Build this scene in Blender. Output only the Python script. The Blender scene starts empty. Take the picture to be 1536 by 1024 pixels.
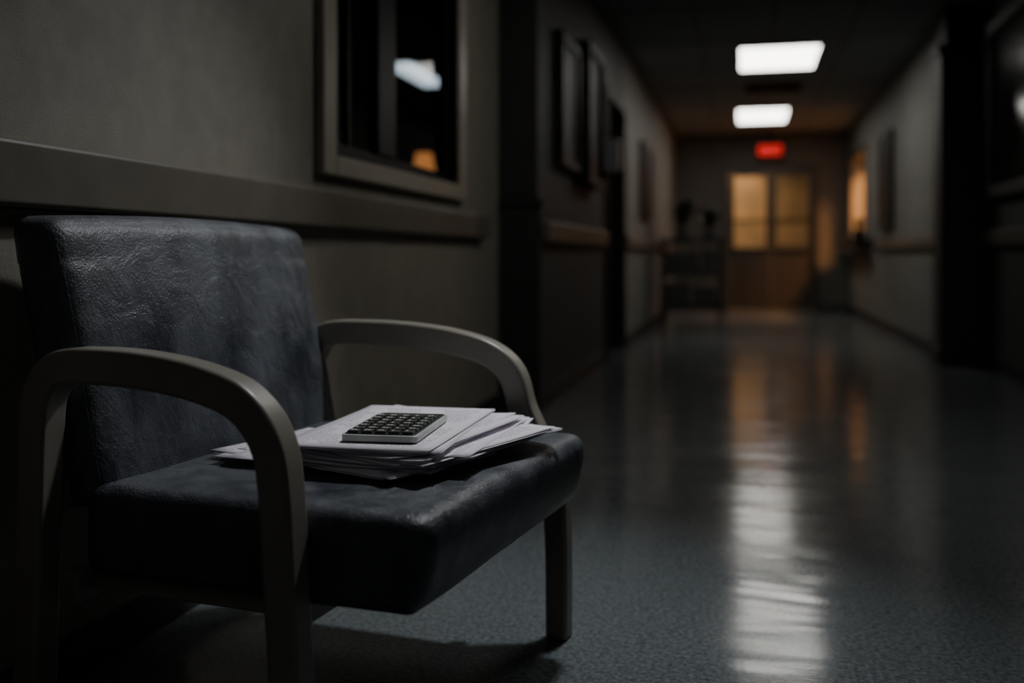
import bpy, bmesh, math, random
from mathutils import Vector, Matrix, noise
random.seed(4)
D=bpy.data
col=bpy.context.scene.collection

# ---------------------------------------------------------------- materials
def mat(name, c, rough=.5, c2=None, nscale=8, bump=0, bscale=60, metal=0, spec=.5, stretch=(1,1,1), coat=0, rvar=0):
    m=D.materials.new(name); m.use_nodes=True
    nt=m.node_tree; b=nt.nodes['Principled BSDF']
    b.inputs['Base Color'].default_value=(*c,1); b.inputs['Roughness'].default_value=rough
    b.inputs['Metallic'].default_value=metal; b.inputs['Specular IOR Level'].default_value=spec
    b.inputs['Coat Weight'].default_value=coat
    tc=nt.nodes.new('ShaderNodeTexCoord'); mp=nt.nodes.new('ShaderNodeMapping')
    mp.inputs['Scale'].default_value=stretch
    nt.links.new(tc.outputs['Object'],mp.inputs['Vector'])
    if c2 is None: c2=tuple(x*.8 for x in c)
    n=nt.nodes.new('ShaderNodeTexNoise'); n.inputs['Scale'].default_value=nscale; n.inputs['Detail'].default_value=6
    nt.links.new(mp.outputs[0],n.inputs['Vector'])
    r=nt.nodes.new('ShaderNodeValToRGB'); r.color_ramp.elements[0].position=.35; r.color_ramp.elements[1].position=.65
    r.color_ramp.elements[0].color=(*c,1); r.color_ramp.elements[1].color=(*c2,1)
    nt.links.new(n.outputs['Fac'],r.inputs['Fac']); nt.links.new(r.outputs['Color'],b.inputs['Base Color'])
    if rvar:
        mr=nt.nodes.new('ShaderNodeMapRange'); mr.inputs['To Min'].default_value=rough-rvar; mr.inputs['To Max'].default_value=rough+rvar
        mr.inputs['From Min'].default_value=.3; mr.inputs['From Max'].default_value=.7
        nt.links.new(n.outputs['Fac'],mr.inputs['Value']); nt.links.new(mr.outputs[0],b.inputs['Roughness'])
    if bump:
        n2=nt.nodes.new('ShaderNodeTexNoise'); n2.inputs['Scale'].default_value=bscale; n2.inputs['Detail'].default_value=4
        nt.links.new(mp.outputs[0],n2.inputs['Vector'])
        bp=nt.nodes.new('ShaderNodeBump'); bp.inputs['Strength'].default_value=bump; bp.inputs['Distance'].default_value=.004
        nt.links.new(n2.outputs['Fac'],bp.inputs['Height']); nt.links.new(bp.outputs[0],b.inputs['Normal'])
    return m
def emis(name,c,s):
    m=D.materials.new(name); m.use_nodes=True
    b=m.node_tree.nodes['Principled BSDF']
    b.inputs['Base Color'].default_value=(*[min(1,x) for x in c],1)
    b.inputs['Emission Color'].default_value=(*c,1); b.inputs['Emission Strength'].default_value=s
    return m
def glassmat(name,tint=(.8,.85,.9),refl=.25):
    m=D.materials.new(name); m.use_nodes=True; nt=m.node_tree; nt.nodes.clear()
    o=nt.nodes.new('ShaderNodeOutputMaterial'); mx=nt.nodes.new('ShaderNodeMixShader')
    t=nt.nodes.new('ShaderNodeBsdfTransparent'); t.inputs[0].default_value=(*tint,1)
    g=nt.nodes.new('ShaderNodeBsdfGlossy'); g.inputs['Roughness'].default_value=.03
    lw=nt.nodes.new('ShaderNodeLayerWeight'); lw.inputs['Blend'].default_value=refl
    nt.links.new(lw.outputs['Fresnel'],mx.inputs[0]); nt.links.new(t.outputs[0],mx.inputs[1]); nt.links.new(g.outputs[0],mx.inputs[2])
    nt.links.new(mx.outputs[0],o.inputs[0]); return m

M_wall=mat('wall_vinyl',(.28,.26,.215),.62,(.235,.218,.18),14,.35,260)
M_wallfar_dim=mat('wall_vinyl_far_dimmed',(.175,.178,.162),.6,(.14,.143,.13),5,.3,200)  # same wall vinyl, its colour darkened for the dimmer far corridor
M_wall_shaded=mat('wall_vinyl_shaded',(.055,.057,.057),.6,(.045,.047,.047),5,.3,200)  # wall vinyl again, with the shade of the dark stretches put into the colour
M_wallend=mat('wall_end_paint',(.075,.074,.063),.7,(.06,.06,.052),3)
M_lower=mat('wainscot_vinyl',(.28,.255,.21),.55,(.24,.218,.178),10,.3,220)
M_rail=mat('rail_plastic',(.14,.125,.10),.42,(.12,.107,.086),12,.1,200)
M_base=mat('rubber_base',(.025,.027,.03),.5)
M_ceil=mat('ceiling_tile',(.27,.29,.30),.9,(.23,.25,.26),90,.4,150)
M_grid=mat('ceiling_tbar',(.12,.125,.13),.6)
M_frame=mat('window_frame_paint',(.35,.32,.26),.38,(.31,.285,.23),10)
M_dark=mat('dark_frame',(.010,.011,.014),.45,spec=.25)
M_darkdoor=mat('dark_door',(.03,.029,.027),.5,(.022,.021,.02),6)
M_pier=mat('dark_pier',(.03,.031,.031),.55)
M_glass=glassmat('window_glass',(.85,.9,.95),.12)
M_arm=mat('arm_frame_taupe',(.26,.238,.198),.36,(.215,.197,.163),9,.06,120,rvar=.06)
M_metal=mat('dark_metal',(.04,.04,.04),.4,metal=.8)
M_office=mat('office_wall',(.10,.12,.14),.8)

# floor vinyl
M_floor=D.materials.new('floor_speckled_vinyl'); M_floor.use_nodes=True
nt=M_floor.node_tree; b=nt.nodes['Principled BSDF']; b.inputs['Specular IOR Level'].default_value=.26
tc=nt.nodes.new('ShaderNodeTexCoord')
vo=nt.nodes.new('ShaderNodeTexVoronoi'); vo.inputs['Scale'].default_value=170
n1=nt.nodes.new('ShaderNodeTexNoise'); n1.inputs['Scale'].default_value=2.2; n1.inputs['Detail'].default_value=8
n2=nt.nodes.new('ShaderNodeTexNoise'); n2.inputs['Scale'].default_value=95; n2.inputs['Detail'].default_value=3
for n in (vo,n1,n2): nt.links.new(tc.outputs['Object'],n.inputs['Vector'])
r=nt.nodes.new('ShaderNodeValToRGB'); r.color_ramp.elements[0].position=.3; r.color_ramp.elements[1].position=.7
r.color_ramp.elements[0].color=(.066,.077,.081,1); r.color_ramp.elements[1].color=(.160,.180,.186,1)
nt.links.new(n2.outputs['Fac'],r.inputs['Fac'])
mx=nt.nodes.new('ShaderNodeMix'); mx.data_type='RGBA'; mx.blend_type='MULTIPLY'; mx.inputs[0].default_value=.45
hs=nt.nodes.new('ShaderNodeHueSaturation'); hs.inputs['Saturation'].default_value=.12; hs.inputs['Value'].default_value=1.2
nt.links.new(vo.outputs['Color'],hs.inputs['Color'])
nt.links.new(r.outputs['Color'],mx.inputs[6]); nt.links.new(hs.outputs[0],mx.inputs[7]); nt.links.new(mx.outputs[2],b.inputs['Base Color'])
mr=nt.nodes.new('ShaderNodeMapRange'); mr.inputs['From Min'].default_value=.3; mr.inputs['From Max'].default_value=.7
mr.inputs['To Min'].default_value=.10; mr.inputs['To Max'].default_value=.19
nt.links.new(n1.outputs['Fac'],mr.inputs['Value']); nt.links.new(mr.outputs[0],b.inputs['Roughness'])
mpf=nt.nodes.new('ShaderNodeMapping'); mpf.inputs['Scale'].default_value=(1.0,3.2,1); nt.links.new(tc.outputs['Object'],mpf.inputs[0])
n3=nt.nodes.new('ShaderNodeTexNoise'); n3.inputs['Scale'].default_value=1.5; n3.inputs['Detail'].default_value=2
nt.links.new(mpf.outputs[0],n3.inputs['Vector'])
bp=nt.nodes.new('ShaderNodeBump'); bp.inputs['Strength'].default_value=.6; bp.inputs['Distance'].default_value=.008
bp2=nt.nodes.new('ShaderNodeBump'); bp2.inputs['Strength'].default_value=.12; bp2.inputs['Distance'].default_value=.001
nt.links.new(n3.outputs['Fac'],bp.inputs['Height']); nt.links.new(n2.outputs['Fac'],bp2.inputs['Height'])
nt.links.new(bp.outputs[0],bp2.inputs['Normal']); nt.links.new(bp2.outputs[0],b.inputs['Normal'])

# upholstery: worn leather-look vinyl, grain + soft creases
M_vinyl=mat('navy_vinyl',(.028,.033,.042),.40,(.105,.114,.128),8,.3,300,rvar=.13,stretch=(1,1,.55))
nt=M_vinyl.node_tree; b=nt.nodes['Principled BSDF']
gb=[n for n in nt.nodes if n.type=='BUMP'][0]
cn=[n for n in nt.nodes if n.type=='TEX_NOISE' and abs(n.inputs['Scale'].default_value-8)<.1][0]; cn.inputs['Detail'].default_value=12; cn.inputs['Roughness'].default_value=.68
tc=nt.nodes.new('ShaderNodeTexCoord')
vg=nt.nodes.new('ShaderNodeTexVoronoi'); vg.feature='DISTANCE_TO_EDGE'; vg.inputs['Scale'].default_value=200
nw=nt.nodes.new('ShaderNodeTexNoise'); nw.inputs['Scale'].default_value=13; nw.inputs['Detail'].default_value=7; nw.inputs['Distortion'].default_value=.9
nr=nt.nodes.new('ShaderNodeTexVoronoi'); nr.feature='DISTANCE_TO_EDGE'; nr.inputs['Scale'].default_value=26
mpv=nt.nodes.new('ShaderNodeMapping'); mpv.inputs['Scale'].default_value=(1,1,.45)
mxv=nt.nodes.new('ShaderNodeMix'); mxv.data_type='VECTOR'; mxv.inputs[0].default_value=.12
nt.links.new(tc.outputs['Object'],mpv.inputs[0]); nt.links.new(mpv.outputs[0],mxv.inputs[4]); nt.links.new(nw.outputs['Color'],mxv.inputs[5]); nt.links.new(mxv.outputs[1],nr.inputs['Vector'])
nt.links.new(tc.outputs['Object'],vg.inputs['Vector']); nt.links.new(tc.outputs['Object'],nw.inputs['Vector'])
crm=nt.nodes.new('ShaderNodeMapRange'); crm.inputs['From Min'].default_value=0; crm.inputs['From Max'].default_value=.10
nt.links.new(nr.outputs['Distance'],crm.inputs['Value'])
b1=nt.nodes.new('ShaderNodeBump'); b1.inputs['Strength'].default_value=.45; b1.inputs['Distance'].default_value=.0018
b2_=nt.nodes.new('ShaderNodeBump'); b2_.inputs['Strength'].default_value=.45; b2_.inputs['Distance'].default_value=.012
b3_=nt.nodes.new('ShaderNodeBump'); b3_.inputs['Strength'].default_value=.16; b3_.inputs['Distance'].default_value=.0015
nt.links.new(vg.outputs['Distance'],b1.inputs['Height']); nt.links.new(nw.outputs['Fac'],b2_.inputs['Height']); nt.links.new(crm.outputs[0],b3_.inputs['Height'])
nt.links.new(b2_.outputs[0],b3_.inputs['Normal']); nt.links.new(b3_.outputs[0],b1.inputs['Normal']); nt.links.new(b1.outputs[0],gb.inputs['Normal'])

# ---------------------------------------------------------------- mesh helpers
def finish(name,bm,m,bevel=0,smooth=False,segs=2,mats=None):
    me=D.meshes.new(name); bm.normal_update(); bm.to_mesh(me); bm.free()
    o=D.objects.new(name,me); col.objects.link(o)
    for k in (mats or [m]): me.materials.append(k)
    if smooth or bevel:
        for p in me.polygons: p.use_smooth=True
    if bevel:
        md=o.modifiers.new('bevel','BEVEL'); md.width=bevel; md.segments=segs; md.limit_method='ANGLE'; md.angle_limit=math.radians(35)
        md.harden_normals=True
    return o
def addbox(bm,a,b,mi=0):
    x0,y0,z0=a; x1,y1,z1=b
    v=[bm.verts.new(p) for p in ((x0,y0,z0),(x1,y0,z0),(x1,y1,z0),(x0,y1,z0),(x0,y0,z1),(x1,y0,z1),(x1,y1,z1),(x0,y1,z1))]
    for f in ((0,3,2,1),(4,5,6,7),(0,1,5,4),(1,2,6,5),(2,3,7,6),(3,0,4,7)):
        fc=bm.faces.new([v[i] for i in f]); fc.material_index=mi
def boxes(name,lst,m,bevel=0,mats=None):
    bm=bmesh.new()
    for e in lst: addbox(bm,e[0],e[1],e[2] if len(e)>2 else 0)
    return finish(name,bm,m,bevel,mats=mats)
def quad(name,pts,m):
    bm=bmesh.new(); bm.faces.new([bm.verts.new(p) for p in pts]); return finish(name,bm,m)
def cyl(name,p0,p1,r,m,seg=20,r2=None):
    p0=Vector(p0);p1=Vector(p1);d=p1-p0
    bm=bmesh.new(); bmesh.ops.create_cone(bm,cap_ends=True,segments=seg,radius1=r,radius2=r if r2 is None else r2,depth=d.length)
    q=Vector((0,0,1)).rotation_difference(d.normalized()).to_matrix().to_4x4()
    bmesh.ops.transform(bm,matrix=Matrix.Translation((p0+p1)/2)@q,verts=bm.verts)
    return finish(name,bm,m,bevel=min(r*.12,.004))
def group(name,loc,objs,rot=0,local=False):
    e=D.objects.new(name,None); col.objects.link(e); e.empty_display_size=.1
    e.location=loc; e.rotation_euler=(0,0,rot)
    inv=(Matrix.Translation(loc)@Matrix.Rotation(rot,4,'Z')).inverted()
    for o in objs:
        o.parent=e
        if not local:
            if o.location.length>0 or o.rotation_euler.x!=0: o.location=Vector(o.location)-Vector(loc)
            else: o.data.transform(inv)
    return e
def tube(name,pts,r,m,cyclic=False):
    cu=D.curves.new(name,'CURVE'); cu.dimensions='3D'; cu.bevel_depth=r; cu.bevel_resolution=3
    s=cu.splines.new('POLY'); s.points.add(len(pts)-1)
    for p,q in zip(s.points,pts): p.co=(*q,1)
    s.use_cyclic_u=cyclic; s.use_smooth=True
    o=D.objects.new(name,cu); col.objects.link(o); cu.materials.append(m); return o
def ring_yz(xa,xb,y0,y1,z0,z1,b,bz=None):
    bz=bz or b
    return [((xa,y0,z0),(xb,y0+b,z1)),((xa,y1-b,z0),(xb,y1,z1)),((xa,y0+b,z0),(xb,y1-b,z0+bz)),((xa,y0+b,z1-bz),(xb,y1-b,z1))]

H=2.68; XL=-1.25; XLF=-1.04; XR=1.53; XRN=1.74; YE=15.5; YB=-2.5; YJ=5.07
XW=XL-.06
# ---------------------------------------------------------------- room shell
boxes('floor',[((-5.2,YB-.2,-.1),(3.6,19.2,0))],M_floor)
boxes('ceiling',[((-5.2,YB-.2,H),(3.6,19.2,H+.1))],M_ceil)
grid=[]
y=YB+.3
while y<YE: grid.append(((XL,y-.012,H-.006),(XRN,y+.012,H+.01))); y+=1.22
for x in (-.98,-.37,.23,.85,1.46): 
    grid.append(((x-.012,YB,H-.007),(x+.012,YE,H+.01)))
boxes('trim_1',grid,M_grid)
WY0,WY1,WZ0,WZ1=2.88,4.22,1.13,2.25
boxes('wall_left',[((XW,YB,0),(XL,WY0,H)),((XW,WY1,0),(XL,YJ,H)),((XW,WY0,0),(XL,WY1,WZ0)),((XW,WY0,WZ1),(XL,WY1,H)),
   ((XL-.12,YJ,0),(XLF,7.60,H),1),((XL-.12,7.60,2.12),(XLF,8.80,H),1),((XL-.12,8.80,0),(XLF,YE,H),2)],M_wall,mats=[M_wall,M_wall_shaded,M_wallfar_dim])
boxes('wall_right',[((XRN,YB,0),(XRN+.12,8.1,H))],M_wall_shaded)
OY0,OY1,OZ0,OZ1=13.5,15.2,1.02,2.2
boxes('wall_right_far',[((XR,8.25,0),(1.86,OY0,H)),((XR,OY1,0),(1.86,YE,H)),((XR,OY0,0),(1.86,OY1,OZ0)),((XR,OY0,OZ1),(1.86,OY1,H))],M_wallfar_dim)
boxes('wall_reception',[((3.2,12.8,0),(3.3,YE,H)),((1.86,12.7,0),(3.3,12.8,H)),((2.0,YE,0),(3.3,YE+.1,H))],mat('reception_wall',(.42,.33,.22),.7))
boxes('wall_back',[((-5.2,YB-.12,0),(3.4,YB,H))],M_wall)
DX0,DX1,DZ=-.215,1.03,2.13
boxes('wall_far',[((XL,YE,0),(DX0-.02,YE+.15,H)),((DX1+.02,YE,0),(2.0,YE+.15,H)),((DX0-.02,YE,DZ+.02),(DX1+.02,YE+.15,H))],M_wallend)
boxes('trim_2',[((XL,YB,.0),(XL+.012,4.66,.895))],M_lower,.003)
boxes('trim_3',[((XL,YB,.895),(XL+.05,4.68,1.012))],M_rail,.012)
boxes('trim_4',[((XLF,5.16,.89),(XLF+.045,7.52,1.0)),((XLF,8.88,.89),(XLF+.045,YE,1.0))],M_rail,.01)
boxes('trim_5',[((XRN-.045,YB,.89),(XRN,7.9,1.0)),((XR-.045,8.3,.89),(XR,12.3,1.0))],M_rail,.01)
boxes('trim_6',[((XL,YJ-.02,.1),(XLF+.015,YJ,1.08)),((XL,YJ-.035,1.08),(XLF+.03,YJ+.06,1.105)),((XL,YJ-.012,1.105),(XLF,YJ,H))],M_pier,.004)  # upper sheet covers the jog face, its shade put into the dark colour
boxes('baseboard_left',[((XL,YB,0),(XL+.016,YJ-.02,.1)),((XLF,YJ,0),(XLF+.012,7.52,.1)),((XLF,8.88,0),(XLF+.012,YE,.1)),((XL,YJ-.022,0),(XLF+.012,YJ,.1))],M_base,.003)
boxes('baseboard_right',[((XRN-.012,YB,0),(XRN,7.95,.1)),((XR-.012,8.27,0),(XR,YE,.1))],M_base,.003)
boxes('baseboard_far',[((XL,YE-.012,0),(DX0-.08,YE,.1)),((DX1+.08,YE-.012,0),(XR,YE,.1))],M_base,.003)
boxes('trim_7',[((1.43,7.95,.12),(XRN,8.25,2.33)),((1.41,7.93,0),(XRN,8.27,.12)),((1.41,7.93,2.33),(XRN,8.27,2.40)),((1.47,7.97,2.40),(XRN,8.25,H))],M_pier,.006)

# ---------------------------------------------------------------- window 1 (left wall)
oy0,oy1,oz0,oz1=2.77,4.34,1.06,2.32
w_f=boxes('casing',ring_yz(XL,XL+.03,oy0,oy1,oz0,oz1,.10,.065),M_frame,.006)
w_j=boxes('reveal',ring_yz(XW-.002,XL+.024,WY0-.004,WY1+.004,WZ0-.004,WZ1+.004,.012),M_dark,.002)
w_s=boxes('sash',ring_yz(-1.295,-1.272,WY0+.01,WY1-.01,WZ0+.01,WZ1-.01,.035)+[((-1.30,3.34,WZ0+.045),(-1.262,3.52,WZ1-.045)),((-1.29,3.09,WZ0+.045),(-1.275,3.11,WZ1-.045))],M_dark,.003)
w_g=quad('pane',[(-1.284,WY0+.045,WZ0+.045),(-1.284,WY1-.045,WZ0+.045),(-1.284,WY1-.045,WZ1-.045),(-1.284,WY0+.045,WZ1-.045)],M_glass)
group('window_1',(XL,3.5,WZ0),[w_f,w_j,w_s,w_g])
boxes('wall_office',[((-5.1,.9,0),(-5.0,12.1,H)),((-5.0,12.0,0),(XL-.12,12.1,H)),((-5.0,.9,0),(XW,1.0,H))],M_office)
M_white=emis('diffuser_white',(1,.97,.90),8.0)
M_white2=emis('diffuser_reflection',(.80,.93,1),1.0)
M_fore=emis('diffuser_fore',(1,.97,.90),6.3)
M_fill=emis('diffuser_fill',(.95,.96,1.0),1.0)
def troffer(x0,x1,y0,y1,m):
    t=.03
    a=boxes('housing',[((x0-t,y0-t,H-.02),(x0,y1+t,H)),((x1,y0-t,H-.02),(x1+t,y1+t,H)),((x0,y0-t,H-.02),(x1,y0,H)),((x0,y1,H-.02),(x1,y1+t,H))],M_grid,.003)
    b=boxes('diffuser',[((x0,y0,H-.012),(x1,y1,H-.002))],m)
    return group('ceiling_light',((x0+x1)/2,(y0+y1)/2,H),[a,b])
troffer(-.03,.66,9.1,10.2,M_white)
troffer(-.07,.55,12.9,14.2,M_white)
troffer(-.05,.55,3.3,4.3,M_fore)
troffer(-.05,.55,-1.6,-.4,M_fill)  # added fill panel behind the camera, unseen, lifts the near-facing sides
troffer(-3.40,-3.09,9.0,10.4,M_white2)  # added panel, stands in for a ceiling light reflected in the window glass
v=[((.02,11.05,H-.015),(.62,11.09,H)),((.02,11.6,H-.015),(.62,11.64,H))]+[((.02,11.09+i*.057,H-.012),(.62,11.10+i*.057,H-.001)) for i in range(9)]+[((.02,11.09,H-.003),(.62,11.6,H-.001))]
boxes('air_vent',v,M_dark)

# office contents: shelving seen through the window, added lamp on top stands in for a warm reflection
sh=[((-3.5,8.4,0),(-3.47,8.75,1.5)),((-2.38,8.4,0),(-2.35,8.75,1.5)),((-3.47,8.73,0),(-2.38,8.75,1.48))]+[((-3.47,8.4,z),(-2.38,8.73,z+.025)) for z in (.05,.45,.85,1.2,1.475)]
c1=boxes('case',sh,M_darkdoor,.003)
bk=[]
x=-3.45
while x<-2.45:
    w=random.uniform(.02,.05); 
    for z in (.475,.875,1.225): bk.append(((x,8.5,z),(x+w*.9,8.7,z+random.uniform(.17,.24))))
    x+=w
c2=boxes('binders',bk,mat('binders',(.3,.15,.07),.6,(.1,.09,.08),5))
group('bookcase',(-2.8,8.6,0),[c1,c2])
lx0=-2.80
l1=cyl('base',(lx0,8.55,1.505),(lx0,8.55,1.525),.07,M_dark); l2=cyl('stem',(lx0,8.55,1.52),(lx0,8.55,1.58),.012,M_dark); l3=cyl('shade',(lx0,8.55,1.57),(lx0,8.55,1.74),.10,emis('reflection_lamp_shade',(1,.36,.09),.45),r2=.07)
group('reflection_lamp',(lx0,8.55,1.505),[l1,l2,l3])

# ---------------------------------------------------------------- left far wall items
def framed(name,x,y0,y1,z0,z1,side,m_in,depth=.05,border=.05,m_fr=M_dark):
    s=side; xa,xb=sorted((x,x+s*depth)); xc,xd=sorted((x,x+s*depth*.6))
    f=boxes('frame',ring_yz(xa,xb,y0,y1,z0,z1,border),m_fr,.004)
    g=boxes('panel',[((xc,y0+border*.8,z0+border*.8),(xd,y1-border*.8,z1-border*.8))],m_in)
    return group(name,(x,(y0+y1)/2,(z0+z1)/2),[f,g])
M_print=mat('dark_print',(.008,.010,.014),.5,(.02,.022,.026),3,spec=.2)
framed('picture_frame',XLF,5.55,6.15,1.33,2.10,1,M_print,.05)
framed('picture_frame',XLF,6.30,7.0,1.28,2.2,1,M_print,.09)
framed('picture_frame',XLF,10.2,11.3,1.2,2.0,1,M_print,.04)
s1=boxes('body',[((XLF,7.30,1.44),(XLF+.15,7.44,1.68))],mat('dispenser_plastic',(.6,.62,.65),.3),.015); s2=boxes('nozzle',[((XLF+.02,7.33,1.40),(XLF+.08,7.41,1.44))],M_dark,.005)
group('hand_sanitizer_dispenser',(XLF,7.36,1.44),[s1,s2])
def sidedoor(name,y0,y1,x):
    a=boxes('jamb',[((XL-.1,y0,0),(XLF+.03,y0+.06,2.12)),((XL-.1,y1-.06,0),(XLF+.03,y1,2.12)),((XL-.1,y0+.06,2.06),(XLF+.03,y1-.06,2.12))],M_pier,.005)
    b=boxes('leaf',[((x,y0+.06,.01),(x+.045,y1-.06,2.06))],M_darkdoor,.004)
    c=cyl('handle',(x+.045,y1-.14,1.0),(x+.10,y1-.14,1.0),.012,M_metal); d=cyl('lever',(x+.10,y1-.14,1.0),(x+.10,y1-.27,1.0),.01,M_metal)
    group(name,(x,(y0+y1)/2,0),[a,b,c,d])
sidedoor('door_2',7.60,8.80,-1.2)
framed('window_2',XRN,5.4,7.65,1.22,2.45,-1,mat('window_dark',(.01,.013,.016),.15),.06,.08,M_pier)
framed('picture_frame',XR,11.0,11.8,1.1,2.15,-1,M_print,.05)

# ---------------------------------------------------------------- far double door
jb=boxes('jamb',[((DX0-.06,YE-.04,0),(DX0,YE+.15,DZ+.06)),((DX1,YE-.04,0),(DX1+.06,YE+.15,DZ+.06)),((DX0,YE-.04,DZ),(DX1,YE+.15,DZ+.06))],M_darkdoor,.005)
M_ddoor=mat('door_wood',(.045,.036,.027),.45,(.032,.025,.019),3,stretch=(1,1,.1))
parts=[jb]
mid=(DX0+DX1)/2
for i,(a,bx) in enumerate(((DX0+.005,mid-.003),(mid+.003,DX1-.005))):
    wx0,wx1=a+.075,bx-.075; z0,z1=.95,2.03
    parts.append(boxes('leaf_%d'%(i+1),[((a,YE+.03,.01),(wx0,YE+.075,DZ-.005)),((wx1,YE+.03,.01),(bx,YE+.075,DZ-.005)),((wx0,YE+.03,.01),(wx1,YE+.075,z0)),((wx0,YE+.03,z1),(wx1,YE+.075,DZ-.005))],M_ddoor,.004))
    parts.append(quad('glass_%d'%(i+1),[(wx0,YE+.05,z0),(wx1,YE+.05,z0),(wx1,YE+.05,z1),(wx0,YE+.05,z1)],glassmat('door_glass_%d'%i,(.92,.88,.82) if i==0 else (.55,.56,.54),.1)))
    parts.append(boxes('push_plate_%d'%(i+1),[((wx0,YE+.0,.88),(wx1,YE+.03,.92))],M_metal,.004))
group('door_1',(mid,YE,0),parts)
M_vest=mat('vestibule_wall',(.44,.36,.28),.7,(.20,.18,.15),1.2)
boxes('wall_vestibule',[((-1.5,18.0,0),(1.9,18.1,H)),((-1.6,YE+.15,0),(-1.5,18.1,H)),((1.9,YE+.15,0),(2.0,18.1,H))],M_vest)
boxes('trim_8',[((-1.5,17.96,.9),(1.9,18.0,1.02)),((-1.5,17.97,1.45),(1.9,18.0,1.50))],M_lower)
def area(name,loc,rot,sx,sy,e,c):
    L=D.lights.new(name,'AREA'); L.shape='RECTANGLE'; L.size=sx; L.size_y=sy; L.energy=e; L.color=c
    o=D.objects.new(name,L); o.location=loc; o.rotation_euler=rot; col.objects.link(o); return o
area('vestibule_lamp',(-.4,17.2,H-.03),(0,0,0),.5,.5,62,(1,.58,.26))
area('reception_lamp',(2.3,14.2,H-.03),(0,0,0),.5,.5,230,(1,.40,.12))

# exit sign
e1=boxes('housing',[((.20,YE-.30,2.29),(.57,YE-.25,2.48)),((.36,YE-.285,2.48),(.41,YE-.265,H))],M_dark,.004)
e2=boxes('face',[((.215,YE-.305,2.305),(.555,YE-.30,2.465))],emis('exit_face',(.6,.002,.002),.35))
tx=D.curves.new('letters','FONT'); tx.body='EXIT'; tx.size=.16; tx.extrude=.002; tx.align_x='CENTER'
e3=D.objects.new('letters',tx); col.objects.link(e3); e3.location=(.385,YE-.308,2.33); e3.rotation_euler=(math.pi/2,0,0); tx.materials.append(emis('exit_letters',(1,.008,.008),1.1))
group('exit_sign',(.38,YE-.28,2.29),[e1,e2,e3])

# ---------------------------------------------------------------- reception counter under the lit opening (window_3)
ct=[boxes('top',[((XR-.24,12.75,1.0),(XR-.001,15.25,1.035))],M_pier,.006),boxes('apron',[((XR-.20,12.8,.88),(XR-.001,15.2,1.0))],M_pier,.004)]
group('reception_counter',(XR-.12,13.9,.88),ct)
boxes('window_3',ring_yz(XR-.02,XR-.001,OY0-.07,OY1+.07,OZ0+.02,OZ1+.07,.07),M_pier,.004)
M_leaf=mat('leaf',(.02,.035,.018),.5,(.03,.045,.02),20)
def plant(name,x,y,z,h,n,spread,flowers=0):
    z+=.003
    pot=cyl('pot',(x,y,z),(x,y,z+.12),.06,mat('pot',(.04,.04,.045),.4),r2=.08)
    bm=bmesh.new()
    for i in range(n):
        a=random.uniform(0,6.28); t=random.uniform(.2,1); L=h*random.uniform(.5,1); w=.035
        base=Vector((x,y,z+.1)); dr=Vector((math.cos(a)*spread*t,math.sin(a)*spread*t,L)); side=Vector((-math.sin(a),math.cos(a),0))*w
        prev=None
        for k in range(7):
            s=k/6; p=base+Vector((dr.x*s**1.3,dr.y*s**1.3,dr.z*math.sin(s*1.9)/math.sin(1.57)))
            ww=side*math.sin(min(1,s*.95+.05)*math.pi)
            cur=(bm.verts.new(p-ww),bm.verts.new(p+ww))
            if prev: bm.faces.new((prev[0],prev[1],cur[1],cur[0]))
            prev=cur
    lv=finish('leaves',bm,M_leaf,smooth=True)
    ob=[pot,lv]
    if flowers:
        bm=bmesh.new()
        for i in range(flowers):
            a=random.uniform(0,6.28); rr=random.uniform(0,spread*.7)
            bmesh.ops.create_icosphere(bm,subdivisions=1,radius=random.uniform(.02,.035),matrix=Matrix.Translation((x+math.cos(a)*rr,y+math.sin(a)*rr,z+.1+h*random.uniform(.7,1.0))))
        ob.append(finish('blossoms',bm,mat('blossom',(.16,.16,.16),.6),smooth=True))
    group(name,(x,y,z),ob)
plant('potted_plant',XR-.13,13.1,1.035,.16,26,.11)
# ---------------------------------------------------------------- utility cart
cx0,cx1,cy0,cy1=-.92,-.26,11.5,12.0
cp=[]
for i,(px,py) in enumerate(((cx0,cy0),(cx1,cy0),(cx0,cy1),(cx1,cy1))):
    cp.append(cyl('post_%d'%(i+1),(px,py,.1),(px,py,1.02),.016,M_metal))
    cp.append(cyl('caster_%d'%(i+1),(px-.015,py,.052),(px+.015,py,.052),.05,M_dark))
    cp.append(boxes('fork_%d'%(i+1),[((px-.022,py-.012,.05),(px-.017,py+.012,.12)),((px+.017,py-.012,.05),(px+.022,py+.012,.12)),((px-.022,py-.012,.12),(px+.022,py+.012,.13))],M_metal))
for i,z in enumerate((.2,.58,.96)):
    cp.append(boxes('shelf_%d'%(i+1),[((cx0,cy0,z),(cx1,cy1,z+.02)),((cx0,cy0-.005,z),(cx1,cy0,z+.06)),((cx0,cy1,z),(cx1,cy1+.005,z+.06)),((cx0-.005,cy0,z),(cx0,cy1,z+.06)),((cx1,cy0,z),(cx1+.005,cy1,z+.06))],M_pier))
cp.append(tube('handle',[(cx1,cy0,.95),(cx1+.08,cy0,1.03),(cx1+.08,cy1,1.03),(cx1,cy1,.95)],.012,M_metal))
cp.append(boxes('bins',[((-.88,11.55,.22),(-.62,11.95,.50)),((-.56,11.55,.22),(-.3,11.95,.46)),((-.88,11.55,.60),(-.5,11.95,.86)),((-.46,11.55,.60),(-.3,11.9,.90))],M_pier,.01))
group('utility_cart',(-.6,11.75,0),cp)
plant('potted_plant',-.70,11.75,.982,.40,90,.27,6)
plant('potted_plant',-.38,11.75,.982,.28,60,.2,3)

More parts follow.
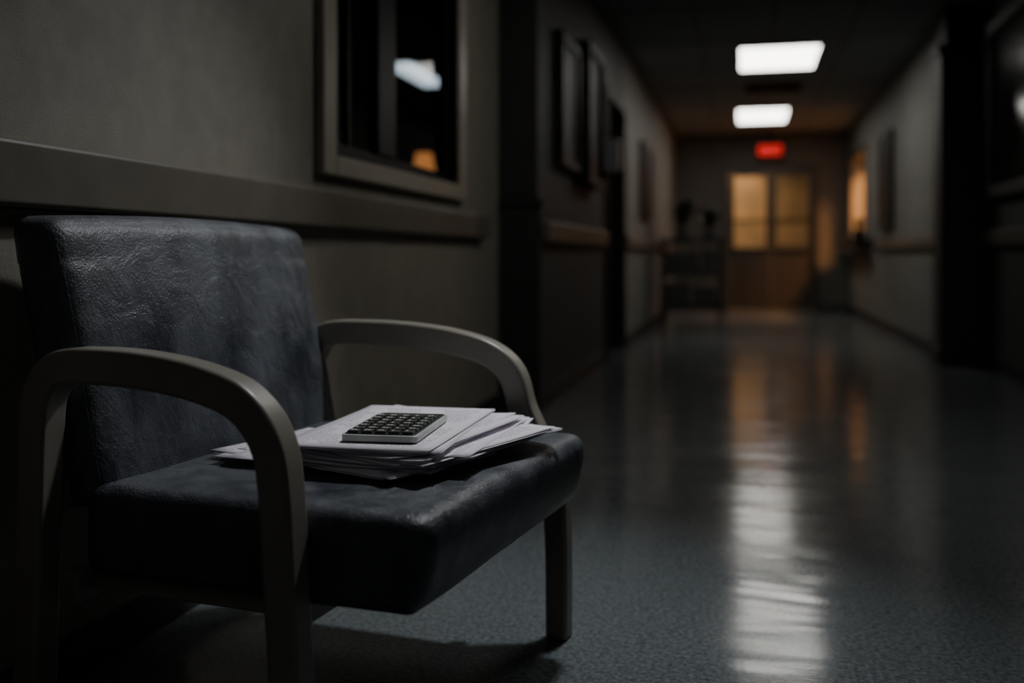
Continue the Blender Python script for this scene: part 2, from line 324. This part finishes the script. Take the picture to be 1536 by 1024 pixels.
# ---------------------------------------------------------------- armchair
def rbox(name,lo,hi,r,n,deform,m):
    lo=Vector(lo);hi=Vector(hi); c=(lo+hi)/2; h=(hi-lo)/2
    bm=bmesh.new(); bmesh.ops.create_cube(bm,size=2)
    bmesh.ops.subdivide_edges(bm,edges=bm.edges[:],cuts=n,use_grid_fill=True)
    def warp(t,hh): return hh*math.copysign(1-(1-abs(t))**1.6,t)
    for v in bm.verts:
        p=Vector([warp(v.co[i],h[i]) for i in range(3)])
        q=Vector([max(-(h[i]-r),min(h[i]-r,p[i])) for i in range(3)])
        d=p-q
        if d.length>1e-9: p=q+d.normalized()*r
        v.co=deform(c+p)
    return finish(name,bm,m,smooth=True)
SW=.735
def seat_def(p):
    u,v,z=p
    a=max(0,1-((u+.29)/.31)**2); b2=max(0,1-((v-SW/2)/(SW/2))**2)
    z2=z
    if z>.38: z2=z+.007*math.sqrt(max(0,a*b2))
    if z<.40 and u>-.12: u-=.018*(min(1,(.40-z)/.09))**1.5*((u+.12)/.12)
    n=noise.noise(Vector((u*5,v*5,z*5)))*.003+noise.noise(Vector((u*14,v*9,z*9)))*.0015
    u+=.018*v
    return Vector((u,v,z2+n))
def back_def(p):
    u,v,z=p
    t=(z-.36)/.51
    bow=max(0,1-((v-SW/2)/(SW/2))**2)
    zz=max(0,1-((z-.60)/.27)**2)
    off=-.115*max(-.2,t)
    if u>-.62: off+=.022*math.sqrt(bow*zz)
    n=noise.noise(Vector((u*4,v*4,z*6)))*.006+noise.noise(Vector((u*9,v*13,z*7)))*.0022
    return Vector((u+off+n,v,z-(.010 if z>.8 else 0)*(1-bow)))
ch=[]
ch.append(rbox('seat',(-.60,0,.300),(.012,.748,.443),.030,40,seat_def,M_vinyl))
ch.append(rbox('backrest',(-.66,.010,.40),(-.555,SW+.040,.887),.034,40,back_def,M_vinyl))
def rim(y0,y1,z0,z1,u,rr=.04,n=8):
    P=[]
    for (cy,cz,a0) in ((y1-rr,z1-rr,0),(y0+rr,z1-rr,90),(y0+rr,z0+rr,180),(y1-rr,z0+rr,270)):
        for k in range(n+1):
            a=math.radians(a0+90*k/n); P.append((u,cy+rr*math.cos(a),cz+rr*math.sin(a)))
    Q=[]
    for i in range(len(P)):
        a=Vector(P[i]); b2=Vector(P[(i+1)%len(P)]); k=max(1,int((b2-a).length/.02))
        for j in range(k): Q.append(a.lerp(b2,j/k))
    return Q
ch.append(tube('backrest_piping',[back_def(p) for p in rim(.022,SW+.028,.413,.875,-.5655,.03)],.0022,M_vinyl,True))

def frame(name,path,v0,v1,th,m):
    P=[Vector((a,0,b)) for a,b in path]; Q=[]
    for i in range(len(P)-1):
        p0=P[max(0,i-1)];p1=P[i];p2=P[i+1];p3=P[min(len(P)-1,i+2)]
        for k in range(8):
            t=k/8
            Q.append(.5*((2*p1)+(p2-p0)*t+(2*p0-5*p1+4*p2-p3)*t*t+(3*p1-p0-3*p2+p3)*t**3))
    Q.append(P[-1]); bm=bmesh.new(); prev=None; first=None
    for i,p in enumerate(Q):
        tg=(Q[min(i+1,len(Q)-1)]-Q[max(i-1,0)]).normalized(); nn=Vector((-tg.z,0,tg.x))
        if i in(0,len(Q)-1): nn=Vector((math.copysign(1,nn.x),0,0))
        t=th(i/(len(Q)-1))/2
        o=p+nn*t; q=p-nn*t
        cur=[bm.verts.new((o.x,v0,o.z)),bm.verts.new((o.x,v1,o.z)),bm.verts.new((q.x,v1,q.z)),bm.verts.new((q.x,v0,q.z))]
        if prev:
            for k in range(4): bm.faces.new((prev[k],prev[(k+1)%4],cur[(k+1)%4],cur[k]))
        else: first=cur
        prev=cur
    bm.faces.new(first[::-1]); bm.faces.new(prev); bmesh.ops.recalc_face_normals(bm,faces=bm.faces)
    return finish(name,bm,m,bevel=.009,segs=3)
near=[(-.665,0),(-.66,.2),(-.652,.42),(-.648,.54),(-.638,.60),(-.60,.636),(-.52,.642),(-.42,.637),(-.33,.622),(-.265,.598),(-.222,.550),(-.205,.48),(-.195,.32),(-.183,.15),(-.172,0)]
far=[(-.665,0),(-.66,.2),(-.652,.42),(-.648,.54),(-.638,.60),(-.60,.633),(-.50,.638),(-.38,.633),(-.28,.620),(-.20,.597),(-.15,.555),(-.125,.48),(-.085,.40),(-.055,.32),(-.048,.25),(-.045,.15),(-.045,0)]
th=lambda t:.048+.008*math.sin(math.pi*t)
ch.append(frame('armrest_leg_frame_1',near,-.055,-.003,th,M_arm))
ch.append(frame('armrest_leg_frame_2',far,.750,.800,th,M_arm))
ch.append(boxes('under_frame',[((-.60,.03,.27),(-.19,.065,.31)),((-.60,.67,.27),(-.10,.705,.31)),((-.63,-.01,.255),(-.595,.755,.31)),
    ((-.215,-.02,.27),(-.185,.752,.305)),((-.66,-.02,.40),(-.63,.77,.45))],M_arm,.005))
group('waiting_room_armchair',(-.437,1.315,0),ch,rot=math.radians(-7.3),local=True)

# ---------------------------------------------------------------- papers
M_paper=D.materials.new('printed_paper'); M_paper.use_nodes=True; nt=M_paper.node_tree; b=nt.nodes['Principled BSDF']; b.inputs['Roughness'].default_value=.6
uv=nt.nodes.new('ShaderNodeUVMap'); uv.uv_map='UVMap'; sp=nt.nodes.new('ShaderNodeSeparateXYZ'); nt.links.new(uv.outputs[0],sp.inputs[0])
def mnode(op,a,bv=None):
    n=nt.nodes.new('ShaderNodeMath'); n.operation=op
    for i,s in enumerate((a,bv)):
        if s is None: continue
        if isinstance(s,(int,float)): n.inputs[i].default_value=s
        else: nt.links.new(s,n.inputs[i])
    return n.outputs[0]
lines=mnode('LESS_THAN',mnode('FRACT',mnode('MULTIPLY',sp.outputs[1],46)),.42)
mp=nt.nodes.new('ShaderNodeMapping'); mp.inputs['Scale'].default_value=(70,46,1); nt.links.new(uv.outputs[0],mp.inputs[0])
nz=nt.nodes.new('ShaderNodeTexNoise'); nz.inputs['Scale'].default_value=1.0; nt.links.new(mp.outputs[0],nz.inputs['Vector'])
words=mnode('GREATER_THAN',nz.outputs['Fac'],.45)
nb=nt.nodes.new('ShaderNodeTexNoise'); nb.inputs['Scale'].default_value=4.5; nt.links.new(uv.outputs[0],nb.inputs['Vector'])
blk=mnode('GREATER_THAN',nb.outputs['Fac'],.44)
mg=mnode('MULTIPLY',mnode('LESS_THAN',mnode('ABSOLUTE',mnode('SUBTRACT',sp.outputs[0],.5)),.42),mnode('LESS_THAN',mnode('ABSOLUTE',mnode('SUBTRACT',sp.outputs[1],.5)),.45))
ink=mnode('MULTIPLY',mnode('MULTIPLY',mnode('MULTIPLY',lines,words),mnode('MULTIPLY',blk,mg)),.6)
mx=nt.nodes.new('ShaderNodeMix'); mx.data_type='RGBA'; mx.inputs[6].default_value=(.86,.82,.88,1); mx.inputs[7].default_value=(.08,.08,.10,1)
nt.links.new(ink,mx.inputs[0]); nt.links.new(mx.outputs[2],b.inputs['Base Color'])
bm=bmesh.new(); uvl=bm.loops.layers.uv.new('UVMap')
def sheet(cx,cy,z,w,l,ang,curl,lift=0):
    nx,ny=8,10; G=[]
    ca,sa=math.cos(ang),math.sin(ang)
    cr=[random.uniform(0,1)*curl for _ in range(4)]
    for j in range(ny+1):
        row=[]
        for i in range(nx+1):
            s,t=i/nx,j/ny; x=(s-.5)*w; y=(t-.5)*l
            k=cr[0]*((1-s)*(1-t))**3+cr[1]*(s*(1-t))**3+cr[2]*(s*t)**3+cr[3]*((1-s)*t)**3
            row.append(bm.verts.new((cx+x*ca-y*sa,cy+x*sa+y*ca,z+k)))
        G.append(row)
    for j in range(ny):
        for i in range(nx):
            f=bm.faces.new((G[j][i],G[j][i+1],G[j+1][i+1],G[j+1][i])); f.smooth=True
            for lp,(a,c) in zip(f.loops,((i,j),(i+1,j),(i+1,j+1),(i,j+1))): lp[uvl].uv=(a/nx,c/ny)
z=.4565; R=random.uniform
def bundle(n,cx,cy,w,l,deg,jit,jang,dz,curl):
    global z
    i=0
    while i<n:
        k=random.choice((1,1,2,2,3)); ox,oy,oa=R(-jit,jit),R(-jit,jit)*.8,R(-jang,jang); cc_=R(0,curl)
        for _ in range(k):
            sheet(cx+ox+R(-.004,.004),cy+oy+R(-.004,.004),z,w,l,math.radians(deg+oa+R(-.8,.8)),cc_); z+=dz; i+=1
        z+=R(.0002,.0012)
bundle(10,-.69,1.68,.27,.39,78,.028,14,.0005,.010)
bundle(18,-.575,1.755,.26,.40,-18,.038,16,.0006,.020)
bundle(13,-.595,1.755,.27,.41,-8,.030,11,.0006,.014)
bundle(4,-.615,1.745,.265,.45,1,.010,3,.0008,.0015)
ztop=z
bmesh.ops.recalc_face_normals(bm,faces=bm.faces)
ps=finish('paper_stack',bm,M_paper,smooth=True)
md=ps.modifiers.new('sol','SOLIDIFY'); md.thickness=.0005

# ---------------------------------------------------------------- calculator
zc=ztop+.0005
def rplate(name,w,l,z0,z1,r,m,bev,cx=0,cy=0):
    bm=bmesh.new(); vs=[]
    for (x,y,a0) in ((w/2-r,l/2-r,0),(-w/2+r,l/2-r,90),(-w/2+r,-l/2+r,180),(w/2-r,-l/2+r,270)):
        for k in range(7):
            a=math.radians(a0+15*k); vs.append(bm.verts.new((cx+x+r*math.cos(a),cy+y+r*math.sin(a),z0)))
    f=bm.faces.new(vs); e=bmesh.ops.extrude_face_region(bm,geom=[f])
    for v in e['geom']:
        if isinstance(v,bmesh.types.BMVert): v.co.z=z1
    bmesh.ops.recalc_face_normals(bm,faces=bm.faces)
    return finish(name,bm,m,bevel=bev,segs=3)
M_silver=mat('calc_shell',(.60,.62,.60),.35); M_black=mat('calc_face',(.035,.04,.035),.4); M_key=mat('calc_key',(.065,.072,.06),.35); M_lab=mat('calc_label',(.7,.7,.64),.5)
W,L=.132,.236
cc=[rplate('shell',W,L,0,.0115,.010,M_silver,.0025),rplate('faceplate',W-.010,L-.010,.0115,.0128,.008,M_black,.0004)]
cc.append(rplate('display',W-.026,.026,.0128,.0134,.003,mat('lcd',(.10,.12,.10),.12),.0002,0,L/2-.023))
kb=bmesh.new(); lb=bmesh.new()
rows,cols=7,5
for rI in range(rows):
    for c in range(cols):
        x=(c-(cols-1)/2)*.0236; y=-L/2+.019+rI*.0266
        addbox(kb,(x-.0094,y-.0102,.0126),(x+.0094,y+.0102,.0172))
        for s in range(random.choice((1,2,2))):
            ox=(s-.5)*.0056; addbox(lb,(x+ox-.0020,y-.0040,.0171),(x+ox+.0016,y+.0040,.01735))
cc.append(finish('keys',kb,M_key,bevel=.0014)); cc.append(finish('key_labels',lb,M_lab))
group('calculator',(-.600,1.680,zc),cc,rot=math.radians(4),local=True)

# ---------------------------------------------------------------- added spot above the chair, out of view, to brighten seat and papers
dl=[cyl('trim_ring',(-.20,2.65,H-.012),(-.20,2.65,H-.001),.10,M_grid),cyl('lens',(-.20,2.65,H-.015),(-.20,2.65,H-.011),.075,emis('added_seat_lens',(.93,.96,1),2))]
group('added_seat_light',(-.20,2.65,H),dl)
S=D.lights.new('added_seat_spot','SPOT'); S.energy=165; S.color=(.93,.955,1.0); S.spot_size=math.radians(68); S.spot_blend=1; S.shadow_soft_size=.08
so=D.objects.new('added_seat_spot',S); col.objects.link(so); so.location=(-.20,2.65,H-.03)
so.rotation_euler=(Vector((-.60,1.85,.45))-Vector(so.location)).to_track_quat('-Z','Y').to_euler()

# ---------------------------------------------------------------- world + camera
w=D.worlds.new('World'); bpy.context.scene.world=w; w.use_nodes=True
w.node_tree.nodes['Background'].inputs[0].default_value=(.02,.025,.03,1); w.node_tree.nodes['Background'].inputs[1].default_value=.2
cam=D.cameras.new('camera'); cam.lens=35; cam.sensor_width=36; cam.shift_y=-.0827
co=D.objects.new('camera',cam); col.objects.link(co); co.location=(0,0,.81); co.rotation_euler=(math.pi/2,0,math.radians(13.09))
cam.dof.use_dof=True; cam.dof.focus_distance=1.72; cam.dof.aperture_fstop=1.5
cam.clip_start=.05
bpy.context.scene.camera=co
